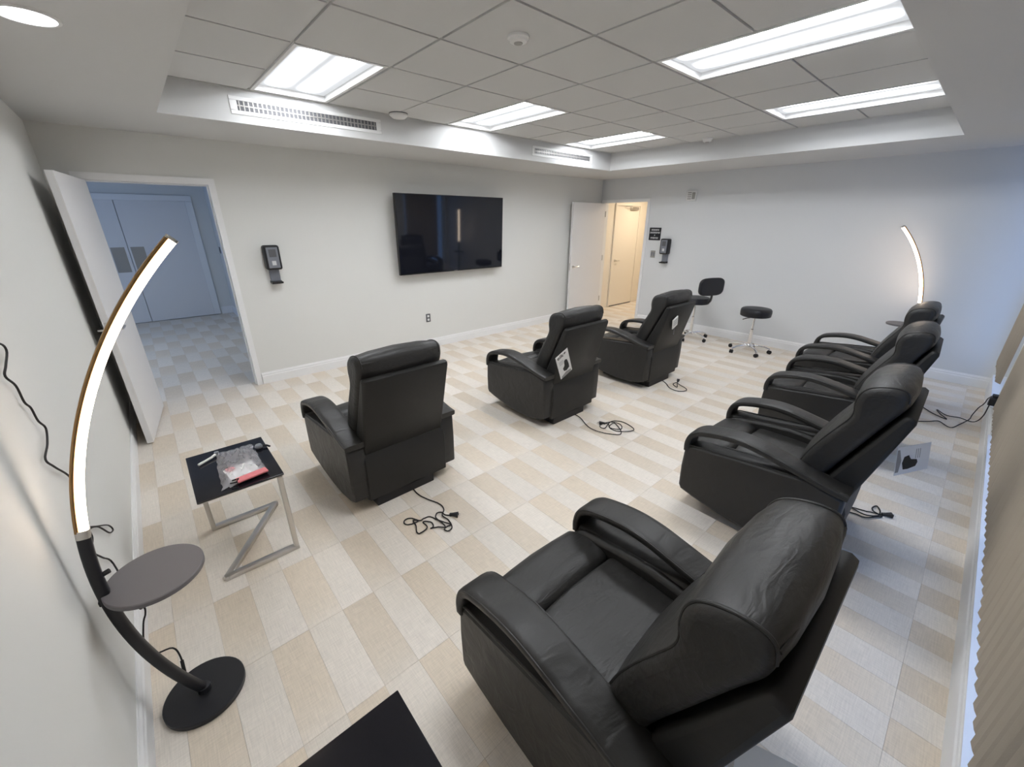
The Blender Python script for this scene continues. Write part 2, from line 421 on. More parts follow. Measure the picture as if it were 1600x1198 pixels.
LT = {(0,0):'lit ceiling troffer above the open white door, nearest the long wall vent', (3,0):'lit ceiling troffer above the wall television', (6,0):'lit ceiling troffer nearest the far corner, beside the short wall vent',
      (0,-4):'lit ceiling troffer overhead, above the nearest recliner', (3,-4):'large lit ceiling troffer at the upper right edge of the picture', (6,-4):'long lit ceiling troffer at right, nearest the far wall soffit'}
tr = None
for (i, j) in lights:
    o = troffer() if tr is None else copy_tree(tr)
    tr = tr or o
    o.location = (GX+(i+.5)*G, GY+(j+1)*G, ZC-.0)
    tag(o, LT[(i, j)], 'ceiling light', 'ceiling troffers')
# downlight in the soffit
r = empty('downlight', (-.09, 2.665, ZS))
MB().lathe([(.082,-.004),(.082,.0)], 32).build('lens', 'can', r)
MB().lathe([(.098,0),(.096,-.006),(.084,-.007),(.0825,0)], 32).build('trim_ring', 'white', r, smooth=True)
tag(r, 'round bright recessed downlight in the soffit at upper left', 'downlight')
# linear vents on the cove face
def vent(x0, x1, z0, z1, label):
    r = empty('air_vent', ((x0+x1)/2, CY1, (z0+z1)/2)); a = (x1-x0)/2; h = (z1-z0)/2; fr = .028
    MB().box(-a,a,-.006,0,-h,-h+fr).box(-a,a,-.006,0,h-fr,h).box(-a,-a+.05,-.006,0,-h+fr,h-fr).box(a-.05,a,-.006,0,-h+fr,h-fr).build('frame', 'white', r, bevel=(.002,1))
    MB().box(-a+.05, a-.05, -.001, 0, -h+fr, h-fr).build('backing', 'darkgrey', r)
    n = int((2*a-.1)/.032)
    sh = MB().box(-.0045,.0045,-.005,-.001,-h+fr,h-fr).mesh('fin', 'plate')
    for k in range(n):
        f = bpy.data.objects.new('fin', sh); C.objects.link(f); f.parent = r; f.location = (-a+.05+(k+.5)*(2*a-.1)/n, 0, 0)
    MB().box(-a+.05, a-.05, -.0055, -.001, -.004, .004).build('slat', 'plate', r)
    tag(r, label, 'vent', 'linear air vents')
vent(.83, 2.075, 2.566, 2.69, 'long white slotted air vent on the cove face above the left door')
vent(4.10, 5.32, 2.566, 2.68, 'white slotted air vent on the cove face near the far corner')

# baseboards
def base_prof(h): return [(0,0),(.016,0),(.016,h*.68),(.012,h*.74),(.012,h*.86),(.006,h*.93),(.004,h),(0,h)]
def baseboard(name, p0, p1, h, nrm, m='trim', parent=None):
    d = (Vector(p1)-Vector(p0)); L_ = d.length; d.normalize(); n = Vector(nrm); mb = MB(); pr = base_prof(h)
    k = len(pr); vs = [Vector((*p0,0))+Vector((n.x,n.y,0))*a+Vector((0,0,b)) for a, b in pr] + [Vector((*p1,0))+Vector((n.x,n.y,0))*a+Vector((0,0,b)) for a, b in pr]
    mb.add(vs, [tuple(range(k)), tuple(range(2*k-1,k-1,-1))]+[(i,k+i,k+(i+1)%k,(i+1)%k) for i in range(k)])
    return mb.build(name, m, parent)
struct(baseboard('baseboard_west', (XW, YS), (XW, YN), .135, (1,0)))
struct(baseboard('baseboard_north', (DN1+.055, YN), (XE, YN), .135, (0,-1)))
struct(baseboard('baseboard_east', (XE, YS), (XE, DE0-.05), .135, (-1,0)))
struct(baseboard('baseboard_south', (XW, YS), (XE, YS), .18, (0,1)))

# ------------------------------------------------------------------ windows and blinds
for n, (a, b) in enumerate((W1, W2), 1):
    wr = struct(empty('window_%d' % n, ((a+b)/2, YS-.12, .185)), 'wide low-silled window behind the beige vertical blinds')
    hw = (b-a)/2
    MB().box(-hw,hw,-.03,.03,.0,.05).box(-hw,hw,-.03,.03,2.145,2.195).box(-hw,-hw+.05,-.03,.03,.05,2.145).box(hw-.05,hw,-.03,.03,.05,2.145).build('window_frame', 'white', wr)
    nm = max(1, round((b-a)/1.2)); wd = (2*hw-.1)/nm
    for k in range(nm):
        if k: box('mullion', -hw+.05+k*wd-.02, -hw+.05+k*wd+.02, -.025, .025, .05, 2.145, 'white', wr)
        box('pane', -hw+.05+k*wd+.02, -hw+.05+(k+1)*wd-.02, -.003, .003, .05, 2.145, 'glass', wr)
    box('window_sill', -hw, hw, .03, .135, -.001, .012, 'trim', wr)
vane_me = None
def blind(x0, x1, label):
    global vane_me
    z0, z1 = .41, 2.36; r = empty('vertical_blind', ((x0+x1)/2, YS+.038, z0))
    n = round((x1-x0)/.078)
    if vane_me is None:
        wv = .0445; mb = MB(); pts = [(-wv, .0), (-wv*.4, .0045), (wv*.4, .0045), (wv, 0)]
        mb.v = [(x, y, z) for z in (0, z1-z0-.05) for x, y in pts] + [(x, y-.0012, z) for z in (0, z1-z0-.05) for x, y in pts]
        mb.f = [(i, i+1, i+5, i+4) for i in range(3)] + [(8+i, 12+i, 13+i, 9+i) for i in range(3)] + [(i, 8+i, 9+i, i+1) for i in range(3)] + [(4+i, 5+i, 13+i, 12+i) for i in range(3)] + [(0,4,12,8), (3,11,15,7)]
        vane_me = mb.mesh('vane', 'vane')
    for k in range(n):
        v = bpy.data.objects.new('vane', vane_me); C.objects.link(v); v.parent = r
        v.location = (x0-(x0+x1)/2+(k+.5)*(x1-x0)/n, 0, random.uniform(-.004, .004)); v.rotation_euler = (0, 0, math.radians(20+random.uniform(-5, 5)))
    box('headrail', -(x1-x0)/2, (x1-x0)/2, -.022, .022, z1-z0-.045, z1-z0, 'white', r)
    tag(r, label, 'blinds', 'vertical blinds along the window wall')
blind(.2, 4.78, 'long beige vertical blind along the window wall behind the recliners')
blind(5.62, 6.58, 'short beige vertical blind nearest the blue-lit far corner')

# ------------------------------------------------------------------ north door and corridor
def lever(parent, x, y, z, sx, dirx, mname='steel', axis='y'):
    # rose + lever built in the leaf's local frame, pushed out along sx*axis
    mt = Matrix.Translation((x, y, z)) @ Matrix.Rotation(-math.pi/2*sx, 4, 'X')
    h = MB().lathe([(.027,0),(.027,.006),(.022,.010),(.010,.012),(.009,.045),(.009,.05)], 20, mtx=mt).build('rose', mname, parent, smooth=True)
    MB().tube([(x, y+sx*.045, z), (x+dirx*.03, y+sx*.05, z), (x+dirx*.11, y+sx*.048, z)], .009, 10).build('lever', mname, h, smooth=True)
    return h
def door_leaf(name, hinge, ang, wdt, hgt, m, label, fl=1):
    # leaf local: hinge at origin, runs along +x, thickness along y
    r = empty(name, (hinge[0], hinge[1], .012), ang)
    box('leaf', 0, wdt, -.0225, .0225, 0, hgt, m, r, bevel=(.002,1))
    for s in (1, -1): lever(r, wdt-.07, s*.0225, .98, s, -1)
    MB().box(wdt-.0005, wdt+.0012, -.012, .012, .92, 1.05).build('latch_plate', 'steel', r)
    for z in (.25, 1.05, 1.85): MB().lathe([(.008,0),(.008,.1)], 10, c=(-.006, fl*.026, z)).build('hinge', 'steel', r)
    return r
dl = door_leaf('door_1', (DN0+.012, YN-.03), math.radians(-97.2), .905, 2.09, 'door', None, -1)
struct(dl, 'white flush door swung open against the left wall')
dl2 = door_leaf('door_2', (XE-.020, DE1-.03), math.radians(180), .935, 2.09, 'door', None)
struct(dl2, 'white flush door swung open flat against the television wall')
fr = struct(MB().box(DN0-.05, DN0+.005, YN-.014, YN+T+.004, 0, DH+.05).box(DN1-.005, DN1+.05, YN-.014, YN+T+.004, 0, DH+.05).box(DN0+.005, DN1-.005, YN-.014, YN+T+.004, DH-.005, DH+.05)
            .box(DN1-.017, DN1-.005, YN+.04, YN+.08, 0, DH-.005).box(DN0+.005, DN0+.017, YN+.04, YN+.08, 0, DH-.005).box(DN0+.017, DN1-.017, YN+.04, YN+.08, DH-.017, DH-.005).build('trim_2', 'trim'), 'white door frame of the left doorway')
box('strike_plate', DN1-.0065, DN1-.0048, YN-.004, YN+.03, .95, 1.05, 'steel', fr)
fr = struct(MB().box(XE-.014, XE+T+.01, DE0-.045, DE0+.005, 0, DH+.045).box(XE-.014, XE+T+.01, DE1-.005, DE1+.045, 0, DH+.045).box(XE-.014, XE+T+.01, DE0+.005, DE1-.005, DH-.005, DH+.045).build('trim_3', 'trim'), 'white door frame of the doorway to the warm corridor')
box('strike_plate', XE+.01, XE+.04, DE0+.0048, DE0+.0065, .95, 1.05, 'steel', fr)
# corridor north
mb = MB().box(1.25, 1.37, YN+T, 10.32, 0, 2.55).box(-2.62, 1.37, 10.2, 10.32, 0, 2.55)
mb.box(-2.62, -2.5, YN+T, 5.8, 0, 2.55).box(-2.62, -2.5, 9.4, 10.2, 0, 2.55).box(-2.62, -2.5, 5.8, 9.4, 0, .7).box(-2.62, -2.5, 5.8, 9.4, 2.3, 2.55)
mb.box(-2.62, XW-T, YN, YN+T, 0, 2.55)
struct(mb.build('wall_corridor_north', 'wall'))
struct(box('ceiling_corridor_north', -2.62, 1.37, YN+T, 10.32, 2.5, 2.62, 'ceil'))
struct(baseboard('baseboard_corridor_side', (1.25, YN+T), (1.25, 10.2), .14, (-1,0)))
struct(baseboard('baseboard_corridor_end', (1.04, 10.2), (1.25, 10.2), .14, (0,-1)))
r = struct(empty('door_3', (-.075, 10.2, .01)), 'white double doors with dark push plates at the end of the corridor')
for s in (-1, 1):
    lf = box('leaf', min(0, s*.985)+.004*(s > 0), max(0, s*.985)-.004*(s < 0), -.03, -.005, 0, 2.1, 'door', r, bevel=(.003,1))
    box('push_plate', *( (.03,.215) if s > 0 else (-.235,-.05)), -.034, -.03, .91, 1.335, 'plate', lf)
MB().box(.985, 1.095, -.035, 0, 0, 2.1).box(-1.095, -.985, -.035, 0, 0, 2.1).box(-1.095, 1.095, -.035, 0, 2.1, 2.2).build('door_frame', 'trim', r, bevel=(.006,1))
sw = MB().box(1.243, 1.25, 9.93, 10.05, 1.19, 1.31).build('light_switch', 'darkgrey', bevel=(.002,1)); box('rocker', 1.239, 1.243, 9.97, 10.01, 1.22, 1.28, 'black', sw)
tag(sw, 'small dark switch plate on the side wall of the blue-lit corridor', 'switch')
r = empty('added_fill_panel', (-.6, 7.2, 2.5))  # added fill light, out of view; lifts the corridor with neutral light
box('lens', -.28, .28, -.58, .58, -.012, -.002, 'fill_lens', r); MB().box(-.3,.3,-.6,-.58,-.014,0).box(-.3,.3,.58,.6,-.014,0).box(-.3,-.28,-.58,.58,-.014,0).box(.28,.3,-.58,.58,-.014,0).build('frame', 'white', r)
tag(r, 'added dim fill panel, unseen on the ceiling of the corridor behind the left doorway', 'ceiling light')
# corridor east (warm)
mb = MB().box(XE+T, 9.62, 5.41, 5.53, 0, 2.5).box(9.5, 9.62, 3.2, 5.41, 0, 2.5).box(XE+T, 9.62, 3.08, 3.2, 0, 2.5)
struct(mb.build('wall_corridor_east', 'peach'))
struct(box('ceiling_corridor_east', XE+T, 9.62, 3.08, 5.53, 2.45, 2.57, 'ceil'))
r = struct(empty('door_4', (8.09, 5.41, .012)), 'cream door in the warm corridor beyond the far doorway')
box('leaf', -.42, .42, -.02, -.004, 0, 2.07, 'peach', r, bevel=(.002,1))
MB().box(-.47, -.425, -.03, 0, 0, 2.12).box(.425, .47, -.03, 0, 0, 2.12).box(-.425, .425, -.03, 0, 2.075, 2.12).build('door_frame', 'peach', r, bevel=(.003,1))
lever(r, -.35, -.02, .98, -1, 1)
box('gap_shade_strip', -.42, .42, -.021, -.019, -.012, .012, 'darkgrey', r)  # dark strip standing in for the shade under the leaf
clo = MB().box(.05, .32, -.07, -.02, 2.0, 2.055).build('door_closer', 'steel', r, bevel=(.006,2))
MB().tube([(.08,-.05,2.06),(-.06,-.14,2.065),(-.14,-.04,2.07)], .008, 8).build('closer_arm', 'steel', clo)
sw = box('light_switch', 7.28, 7.36, 5.402, 5.41, 1.15, 1.28, 'plate', None, bevel=(.002,1)); box('rocker', 7.305, 7.335, 5.398, 5.402, 1.185, 1.245, 'white', sw)
tag(sw, 'metal switch plate beside the cream door in the warm corridor', 'switch')
r = empty('corridor_light', (8.2, 4.5, 2.45))
MB().lathe([(.16,0),(.16,-.02),(.10,-.05),(.0,-.06)], 28).build('lens', 'warm', r, smooth=True)
MB().lathe([(.18,0),(.18,-.018),(.161,-.02),(.161,0)], 28).build('ring', 'white', r, smooth=True)
tag(r, 'warm round ceiling light in the corridor beyond the far doorway', 'ceiling light')

# ------------------------------------------------------------------ recliners
def make_recliner():
    r = empty('recliner')
    # side panels with rocker-curved bottom edge, arched arm pads over an open slot
    panel = [(.14,.11),(.22,.075),(.36,.055),(.52,.055),(.70,.075),(.86,.105),(.945,.13),(.962,.16),(.967,.30),(.962,.43),(.93,.462),(.86,.472),(.79,.478),(.65,.494),(.48,.508),(.36,.520),(.30,.524),(.24,.512),(.15,.488),(.138,.47),(.135,.30)]
    path = [(.948,.425),(.95,.475),(.936,.525),(.905,.556),(.862,.574),(.767,.594),(.676,.602),(.586,.596),(.499,.579),(.415,.561),(.335,.543),(.257,.524),(.185,.510),(.128,.504)]
    for s in (-1, 1):
        xa, xb = (.272, .392) if s > 0 else (-.392, -.272)
        p = MB().loft(panel, [(xa, .016), (xa+.007, .004), (xa+.016, 0), (xb-.016, 0), (xb-.007, .004), (xb, .016)]).build('side_panel', 'leather', r, smooth=True, angle=50)
        # welt along the top of the panel
        xo = s*.385
        MB().tube(smooth_path([(xo, y, z+.001) for y, z in panel[9:18]], 4), .0045, 6).build('piping', 'leather', p, smooth=True)
        pth = smooth_path([(s*.332, y, z) for y, z in path], 5)
        sec = [(a, b) for a, b in RECT(.019, .068, .38)]
        ap = MB().tube(pth, 0, section=sec, upv=(0, .25, 1)).build('arm_pad', 'leather', r, smooth=True, angle=60, bevel=None)
        for q in (-1, 1):
            MB().tube([(v.x+q*.066, v.y+.002, v.z+.012) for v in pth], .0035, 6).build('piping', 'leather', ap, smooth=True)
        # inner cushioned rail beside the seat
        MB().loft(prof2([(.30,.40),(.32,.47),(.55,.50),(.80,.475),(.92,.45),(.94,.40),(.92,.34),(.32,.34)], 3), [(s*.245, .02), (s*.25, .006), (s*.265, 0), (s*.28, 0)] if s > 0 else [(-.28, 0), (-.265, 0), (-.25, .006), (-.245, .02)]).build('inner_rail', 'leather', r, smooth=True, angle=60)
    # seat pads
    rear = prof2([(.24,.30),(.24,.42),(.45,.448),(.66,.452),(.712,.450),(.732,.438),(.736,.40),(.735,.34),(.70,.30)], 3)
    front = prof2([(.739,.34),(.739,.40),(.746,.432),(.77,.452),(.82,.462),(.90,.458),(.955,.440),(.978,.40),(.982,.33),(.972,.26),(.93,.24),(.78,.25)], 3)
    secs = [(-.258,.035),(-.252,.014),(-.235,.003),(-.12,-.004),(0,-.008),(.12,-.004),(.235,.003),(.252,.014),(.258,.035)]
    MB().loft(rear, secs).build('seat_cushion', 'softleather', r, smooth=True, angle=70)
    MB().loft(front, secs).build('leg_rest', 'softleather', r, smooth=True, angle=70)
    MB().box(-.255, .255, .935, .962, .09, .27).build('front_panel', 'leather', r, bevel=(.012,3))
    # back cushion: lumbar and head roll in one profile
    bc = prof2([(.290,.44),(.375,.44),(.388,.52),(.362,.62),(.318,.72),(.270,.81),(.238,.87),(.230,.91),(.236,.955),(.229,1.006),(.203,1.043),(.150,1.065),(.095,1.070),(.064,1.054),(.054,1.010),(.062,.965),(.094,.90),(.140,.80),(.186,.70),(.232,.60),(.272,.50)], 4)
    sx = .281
    cs = [(-sx,.030),(-sx+.004,.016),(-sx+.012,.005),(-sx+.024,0),(-.16,-.013),(0,-.020),(.16,-.013),(sx-.024,0),(sx-.012,.005),(sx-.004,.016),(sx,.030)]
    bk = MB().loft(bc, cs).build('back_cushion', 'softleather', r, smooth=True, angle=80)
    for s in (-1, 1):
        MB().tube([(s*(sx-.024), y, z) for y, z in bc[6:57]], .0050, 8).build('piping', 'leather', bk, smooth=True)
    MB().tube([(x, bc[54][0]-.010*(1-(x/.25)**2)-.001, bc[54][1]+.004) for x in [-.252+.504*k/12 for k in range(13)]], .0050, 8).build('piping', 'leather', bk, smooth=True)
    # rear shell, lower skirt
    sh = [(.168,.40),(.140,.42),(.004,.925),(.006,.946),(.024,.958),(.046,.955),(.060,.935),(.120,.80),(.166,.70),(.212,.60),(.270,.47),(.275,.40)]
    MB().loft(sh, [(-.282,.018),(-.277,.005),(-.268,0),(.276,0),(.285,.005),(.290,.018)]).build('back_shell', 'backcloth', r, smooth=True, angle=45)
    sk = [(.172,.425),(.146,.425),(.124,.36),(.124,.22),(.132,.080),(.175,.075),(.20,.42)]
    MB().loft(sk, [(-.296,.014),(-.286,0),(-.12,-.004),(.05,.004),(.14,-.003),(.296,0),(.306,.014)]).build('back_skirt', 'backcloth', r, smooth=True, angle=50)
    # recline mechanism on the floor
    MB().box(-.24, .20, .15, .215, .0, .068).box(-.24, -.19, .215, .80, 0, .06).box(.15, .20, .215, .80, 0, .06).box(-.19, .15, .76, .80, 0, .06).build('floor_base', 'black', r, bevel=(.006,2))
    MB().box(-.27, .27, .20, .93, .09, .30).build('undercarriage', 'black', r)
    return r
RL = [('black leather recliner with a bare back, beside the side table holding the plastic bag', 1.052, 2.125, 1.0),
      ('black leather recliner mid-room with a white brochure hung on its back', 2.805, 2.15, .0),
      ('black leather recliner with a small white tag, in front of the far doorway', 4.317, 2.06, -.4),
      ('large nearest black leather recliner in the foreground', .975, .0, 0),
      ('second black leather recliner from the front in the row along the window wall', 2.748, .01, .8),
      ('third black leather recliner in the row along the window wall, behind the white-tagged one', 4.256, .05, 2.0),
      ('farthest black leather recliner in the window row, in front of the lit arc lamp', 5.43, .13, .2)]
rec = make_recliner(); recs = []
for n, (lb, x, y, a) in enumerate(RL):
    o = rec if n == 0 else copy_tree(rec)
    o.location = (x, y, 0); o.rotation_euler = (0, 0, math.radians(a)); recs.append(tag(o, lb, 'recliner', 'black leather recliners'))

# power cords of the recliners
def cord(owner, pts2, plug=True, r=.0042):
    ps = [(p[0], p[1], p[2] if len(p) > 2 else .0055) for p in pts2]
    inv = (Matrix.Translation(owner.location) @ owner.rotation_euler.to_matrix().to_4x4()).inverted()
    ps = [inv @ Vector(p) for p in ps]
    sp = smooth_path(ps, 5)
    for k, v in enumerate(sp): v.z = max(v.z, r+.0005) + (.003 if (k//9) % 2 and len(pts2[0]) < 3 else 0)
    o = MB().tube(sp, r, 6).build('power_cord', 'rubber', owner, smooth=True)
    if plug:
        a = Vector(ps[-1]); d = (Vector(ps[-1])-Vector(ps[-2])).normalized()
        yaw = math.atan2(d.y, d.x); mt = Matrix.Translation((a.x, a.y, .014)) @ Matrix.Rotation(yaw, 4, 'Z')
        m = MB().tube([mt @ Vector(v) for v in ((-.01,0,-.004),(.012,0,0),(.045,0,0))], 0, section=[(-.008,-.008),(.008,-.008),(.008,.008),(-.008,.008)])
        m.v[8:12] = [mt @ Vector(v) for v in ((.045,-.016,-.0135),(.045,.016,-.0135),(.045,.016,.012),(.045,-.016,.012))]
        m.build('plug', 'black', o)
        for q in (-1, 1): MB().box(.045,.062,q*.008-.001,q*.008+.001,-.004,.004,mt).build('prong', 'chrome', o)
    return o
cord(recs[0], [(1.085,2.32),(1.072,2.219),(1.088,2.122),(1.115,2.05),(1.131,1.999),(1.119,1.943),(1.079,1.9),(1.085,1.838),(1.074,1.783),(1.053,1.756),(1.025,1.755),(1.02,1.785),(1.051,1.794),(1.072,1.793),(1.038,1.87),(1.015,1.942),(.979,1.955),(.944,1.952),(.91,2.015),(.876,2.022),(.857,1.996),(.868,1.968),(.905,1.959),(.937,1.958),(.912,1.98),(.902,1.925),(.879,1.874),(.892,1.851),(.948,1.866),(.952,1.927),(.975,1.92),(.991,1.883),(.98,1.847),(.959,1.848),(.992,1.832),(1.035,1.795),(1.038,1.87),(1.039,1.916),(1.065,1.941),(1.091,1.928),(1.098,1.893),(1.125,1.864)])
cord(recs[1], [(2.882,2.36),(2.865,2.229),(2.77,2.052),(2.763,1.937),(2.807,1.84),(2.869,1.77),(2.939,1.812),(3.012,1.934),(2.909,1.914),(2.908,1.809),(3.015,1.731),(3.076,1.783),(3.094,1.912),(3.007,1.971),(2.858,1.929),(2.872,1.994),(2.998,1.979),(3.034,1.883),(2.963,1.822),(2.908,1.9),(2.957,1.96),(2.93,1.99)])
cord(recs[2], [(4.436,2.30),(4.334,2.137),(4.223,2.025),(4.208,1.919),(4.283,1.873),(4.35,1.894),(4.4,1.994),(4.44,2.066),(4.367,2.065),(4.314,1.986),(4.416,2.04),(4.49,2.07)])
cord(recs[4], [(3.10,.20),(3.129,.118),(3.127,.067),(3.185,.026),(3.228,-.001),(3.25,.044),(3.284,.058),(3.331,.04),(3.282,.016),(3.204,.021),(3.159,.081),(3.187,.155),(3.205,.106),(3.228,.03),(3.25,-.005)])
# adapter on the window wall with its two cords running out from behind the recliners
r = empty('power_adapter', (5.40, YS, .28))
box('wall_plate', -.04, .04, 0, .006, -.02, .10, 'white', r, bevel=(.002,1))
box('adapter_body', -.032, .032, .006, .055, -.01, .055, 'black', r, bevel=(.005,2))
box('upper_plug', -.02, .05, .006, .045, .062, .082, 'black', r, bevel=(.003,1))
for pts in ([(5.25,.02,.006),(5.33,-.05,.006),(5.405,-.109,.006),(5.30,-.192,.006),(5.473,-.249,.006),(5.68,-.30,.006),(5.76,-.31,.03),(5.80,-.33,.10),(5.74,-.345,.16),(5.70,-.35,.20),(5.60,-.35,.27),(5.45,-.365,.350)],
            [(5.72,.03,.006),(5.60,-.05,.006),(5.519,-.155,.006),(5.64,-.10,.006),(5.751,-.07,.006),(5.638,-.147,.006),(5.66,-.237,.006),(5.62,-.312,.006),(5.55,-.345,.05),(5.45,-.36,.15),(5.40,-.36,.275)]):
    MB().tube([v-Vector((5.40, YS, .28)) for v in smooth_path(pts, 5)], .0042, 6).build('cable', 'rubber', r, smooth=True)
tag(r, 'black power adapter on the window wall with cords trailing to the floor', 'adapter')

# tags and brochures hung on recliner backs
def brochure(loc, rot, label, heading=True):
    r = empty('brochure_card', loc); r.rotation_euler = rot if isinstance(rot, tuple) else rot.to_euler()          # local: x right, z up, faces -y
    a, b = .073, .155
    box('card', -a, a, 0, .0015, -b, b, 'paper', r)
    if heading: text_mesh('heading', 'elk+', .062, 'ink', r, (-.004, -.0006, b-.034), (math.pi/2, 0, 0))
    ch = MB()
    # printed little picture of an armchair
    sil = [(-.030,-.085),(-.036,-.045),(-.020,-.030),(-.012,-.02),(-.006,.035),(.010,.045),(.030,.030),(.038,-.04),(.036,-.085),(.0,-.10)]
    vs = [Vector((x+.012, -.0006, z)) for x, z in sil]; ch.add(vs, [tuple(range(len(vs)))]).build('picture', 'ink', r)
    MB().add([(-a*.8,-.0005,-b*.98),(a*.8,-.0005,-b*.98),(a*.8,-.0005,-b*.80),(0,-.0005,-b*.70),(-a*.8,-.0005,-b*.85)], [(0,1,2,3,4)]).build('picture_ground', 'greyink', r)
    for k in range(3): MB().box(-.05, .0, -.0006, 0, .055-k*.018, .060-k*.018).build('text_line', 'greyink', r)
    tag(r, label, 'brochure', 'brochure cards hung on recliner backs')
brochure((2.588, 2.229, .62), Matrix.Rotation(math.radians(15), 3, 'X') @ Matrix.Rotation(math.radians(-32), 3, 'Y'), 'white brochure with a chair picture on the back of the middle recliner')
zl = Vector((.93,-.34,-.10)).normalized(); xl = Vector((-.27,-.13,-.95)); xl = (xl-zl*xl.dot(zl)).normalized(); yl = zl.cross(xl)
brochure((2.735, -.024, .660), Matrix((xl, yl, zl)).transposed(), 'white printed card sticking out behind the second recliner of the window row', False)
brochure((.815, -.012, .41), Matrix.Rotation(math.radians(-70), 3, 'Z') @ Matrix.Rotation(math.radians(-35), 3, 'X'), 'white card hanging low behind the large foreground recliner', False)
r = empty('hang_tag', (4.215, 2.088, .77)); r.rotation_euler = (Matrix.Rotation(math.radians(15), 3, 'X') @ Matrix.Rotation(math.radians(-32), 3, 'Y')).to_euler()
box('card', -.045, .045, -.012, 0, -.075, .065, 'paper', r, bevel=(.003,1))
for k in range(3): box('text_line', -.03, .03, -.0126, -.012, .03-k*.03, .04-k*.03, 'greyink', r)
MB().tube([(0,-.004,-.075),(.004,0,-.14),(.008,.004,-.21)], .004, 6).build('ribbon', 'greyp', r)
tag(r, 'small white hang tag on the recliner nearest the far door', 'tag')

# ------------------------------------------------------------------ arc lamps
def arc_lamp():
    r = empty('arc_lamp'); cx, cz, R = 1.42, .653, 1.551
    pt = lambda z: Vector((cx-math.sqrt(R*R-(z-cz)**2), 0, z))
    MB().lathe([(.0,.0),(.134,.0),(.137,.003),(.137,.019),(.134,.022),(.0,.022)], 48).build('base', 'blackmetal', r, smooth=True, angle=40)
    MB().lathe([(.0,.022),(.024,.022),(.022,.045),(.0,.05)], 20).build('socket', 'blackmetal', r, smooth=True)
    zs = [.025+(.885-.025)*k/24 for k in range(25)]
    pole = MB().tube([pt(z) for z in zs], 0, section=RECT(.0165, .0165, .5), upv=(0,1,0)).build('pole', 'blackmetal', r, smooth=True, angle=60)
    MB().tube([pt(.72)+Vector((.012,0,0)), pt(.72)+Vector((.034,0,.006))], .008, 10).build('knob', 'black', pole)
    MB().tube([pt(.876), pt(.905)], 0, section=RECT(.0172, .0172, .5), upv=(0,1,0)).build('collar', 'steel', pole, smooth=True, angle=60)
    zs = [.90+(1.735-.90)*k/40 for k in range(41)]
    off = lambda z, d: pt(z) + d*Vector((cx-pt(z).x, 0, cz-z)).normalized()
    MB().tube([off(z, -.011) for z in zs], 0, section=RECT(.0165, .0055, .4), upv=(0,1,0)).build('channel', 'bronze', r, smooth=True, angle=60)
    MB().tube([off(z, .0045) for z in zs], 0, section=RECT(.0155, .0105, .6), upv=(0,1,0)).build('light_strip', 'led', r, smooth=True, angle=60)
    MB().tube([off(1.735,.0), off(1.742,.0)], 0, section=RECT(.0168, .0165, .4), upv=(0,1,0)).build('end_cap', 'steel', r)
    MB().lathe([(0,.630),(.136,.630),(.139,.633),(.139,.647),(.136,.650),(0,.650)], 56).build('table_disc', 'disc', r, smooth=True, angle=40)
    MB().box(-.150, -.05, -.014, .014, .612, .631).build('disc_bracket', 'blackmetal', r, bevel=(.003,2))
    return r
l1 = arc_lamp(); l2 = copy_tree(l1)
l1.location = (-.222, 1.625, 0); tag(l1, 'near lit arc floor lamp with grey disc table against the left wall', 'floor lamp', 'arc floor lamps')
l2.location = (6.72, .497, 0); l2.rotation_euler = (0, 0, math.radians(125)); tag(l2, 'far lit arc floor lamp behind the last recliner by the blue-lit corner', 'floor lamp', 'arc floor lamps')
# near lamp's cord up the wall
Lx, Ly = -.222, 1.625
wallpts = [(1.70,1.50),(1.977,1.435),(2.04,1.397),(1.959,1.365),(1.903,1.344),(1.96,1.295),(1.965,1.236),(2.004,1.201),(2.014,1.149),(2.061,1.101),(1.993,1.067),(1.895,1.051),(1.952,.993),(2.076,.88),(2.02,.80),(1.968,.717),(2.027,.683),(2.117,.627),(2.291,.519),(2.346,.458),(2.26,.497),(2.136,.611),(2.007,.685),(1.989,.656),(1.915,.641),(1.991,.556),(2.10,.44)]
pts = [(-.392-Lx, y-Ly, z) for y, z in wallpts] + [(-.314-Lx,.095,.482),(-.298-Lx,.095,.457),(-.302-Lx,.095,.426),(-.318-Lx,.095,.386),(-.34-Lx,.095,.285),(-.324-Lx,.095,.229),(-.273-Lx,.09,.218),(-.258-Lx,.06,.18),(-.262-Lx,.02,.105)]
cb = MB().tube(smooth_path(pts, 5), .0032, 6).build('power_cord', 'rubber', l1, smooth=True)
MB().tube([(-.258-Lx,.055,.17),(-.262-Lx,.012,.10)], .006, 8).build('cord_plug', 'rubber', cb)

# ------------------------------------------------------------------ side tables
def side_table():
    r = empty('side_table'); a, b, h = .193, .268, .515       # origin at centre
    t = MB().box(-a, a, -b, b, h-.010, h).build('table_top', 'glassblack', r, bevel=(.002,2))
    MB().box(-a+.006, a-.006, -b+.006, b-.006, h-.016, h-.010).build('top_frame', 'steel', r)
    x, y = a-.022, b-.016; z = .0125
    sec = RECT(.0125, .018, .25)
    base = [(-x, y, z), (x, y, z), (-x, -y, z), (x, -y, z)]
    for p, q in ((0,1),(1,2),(2,3)):
        d = (Vector(base[q])-Vector(base[p])).normalized()*.012
        MB().tube([Vector(base[p])-d, Vector(base[q])+d], 0, section=sec, upv=(0,0,1)).build('base_bar', 'steel', r, smooth=True, angle=50)
    for p in (0, 3):
        MB().tube([base[p], (base[p][0], base[p][1], h-.016)], 0, section=RECT(.0125, .018, .25), upv=(1,0,0)).build('leg', 'steel', r, smooth=True, angle=50)
    return r
t1 = side_table(); t2 = copy_tree(t1)
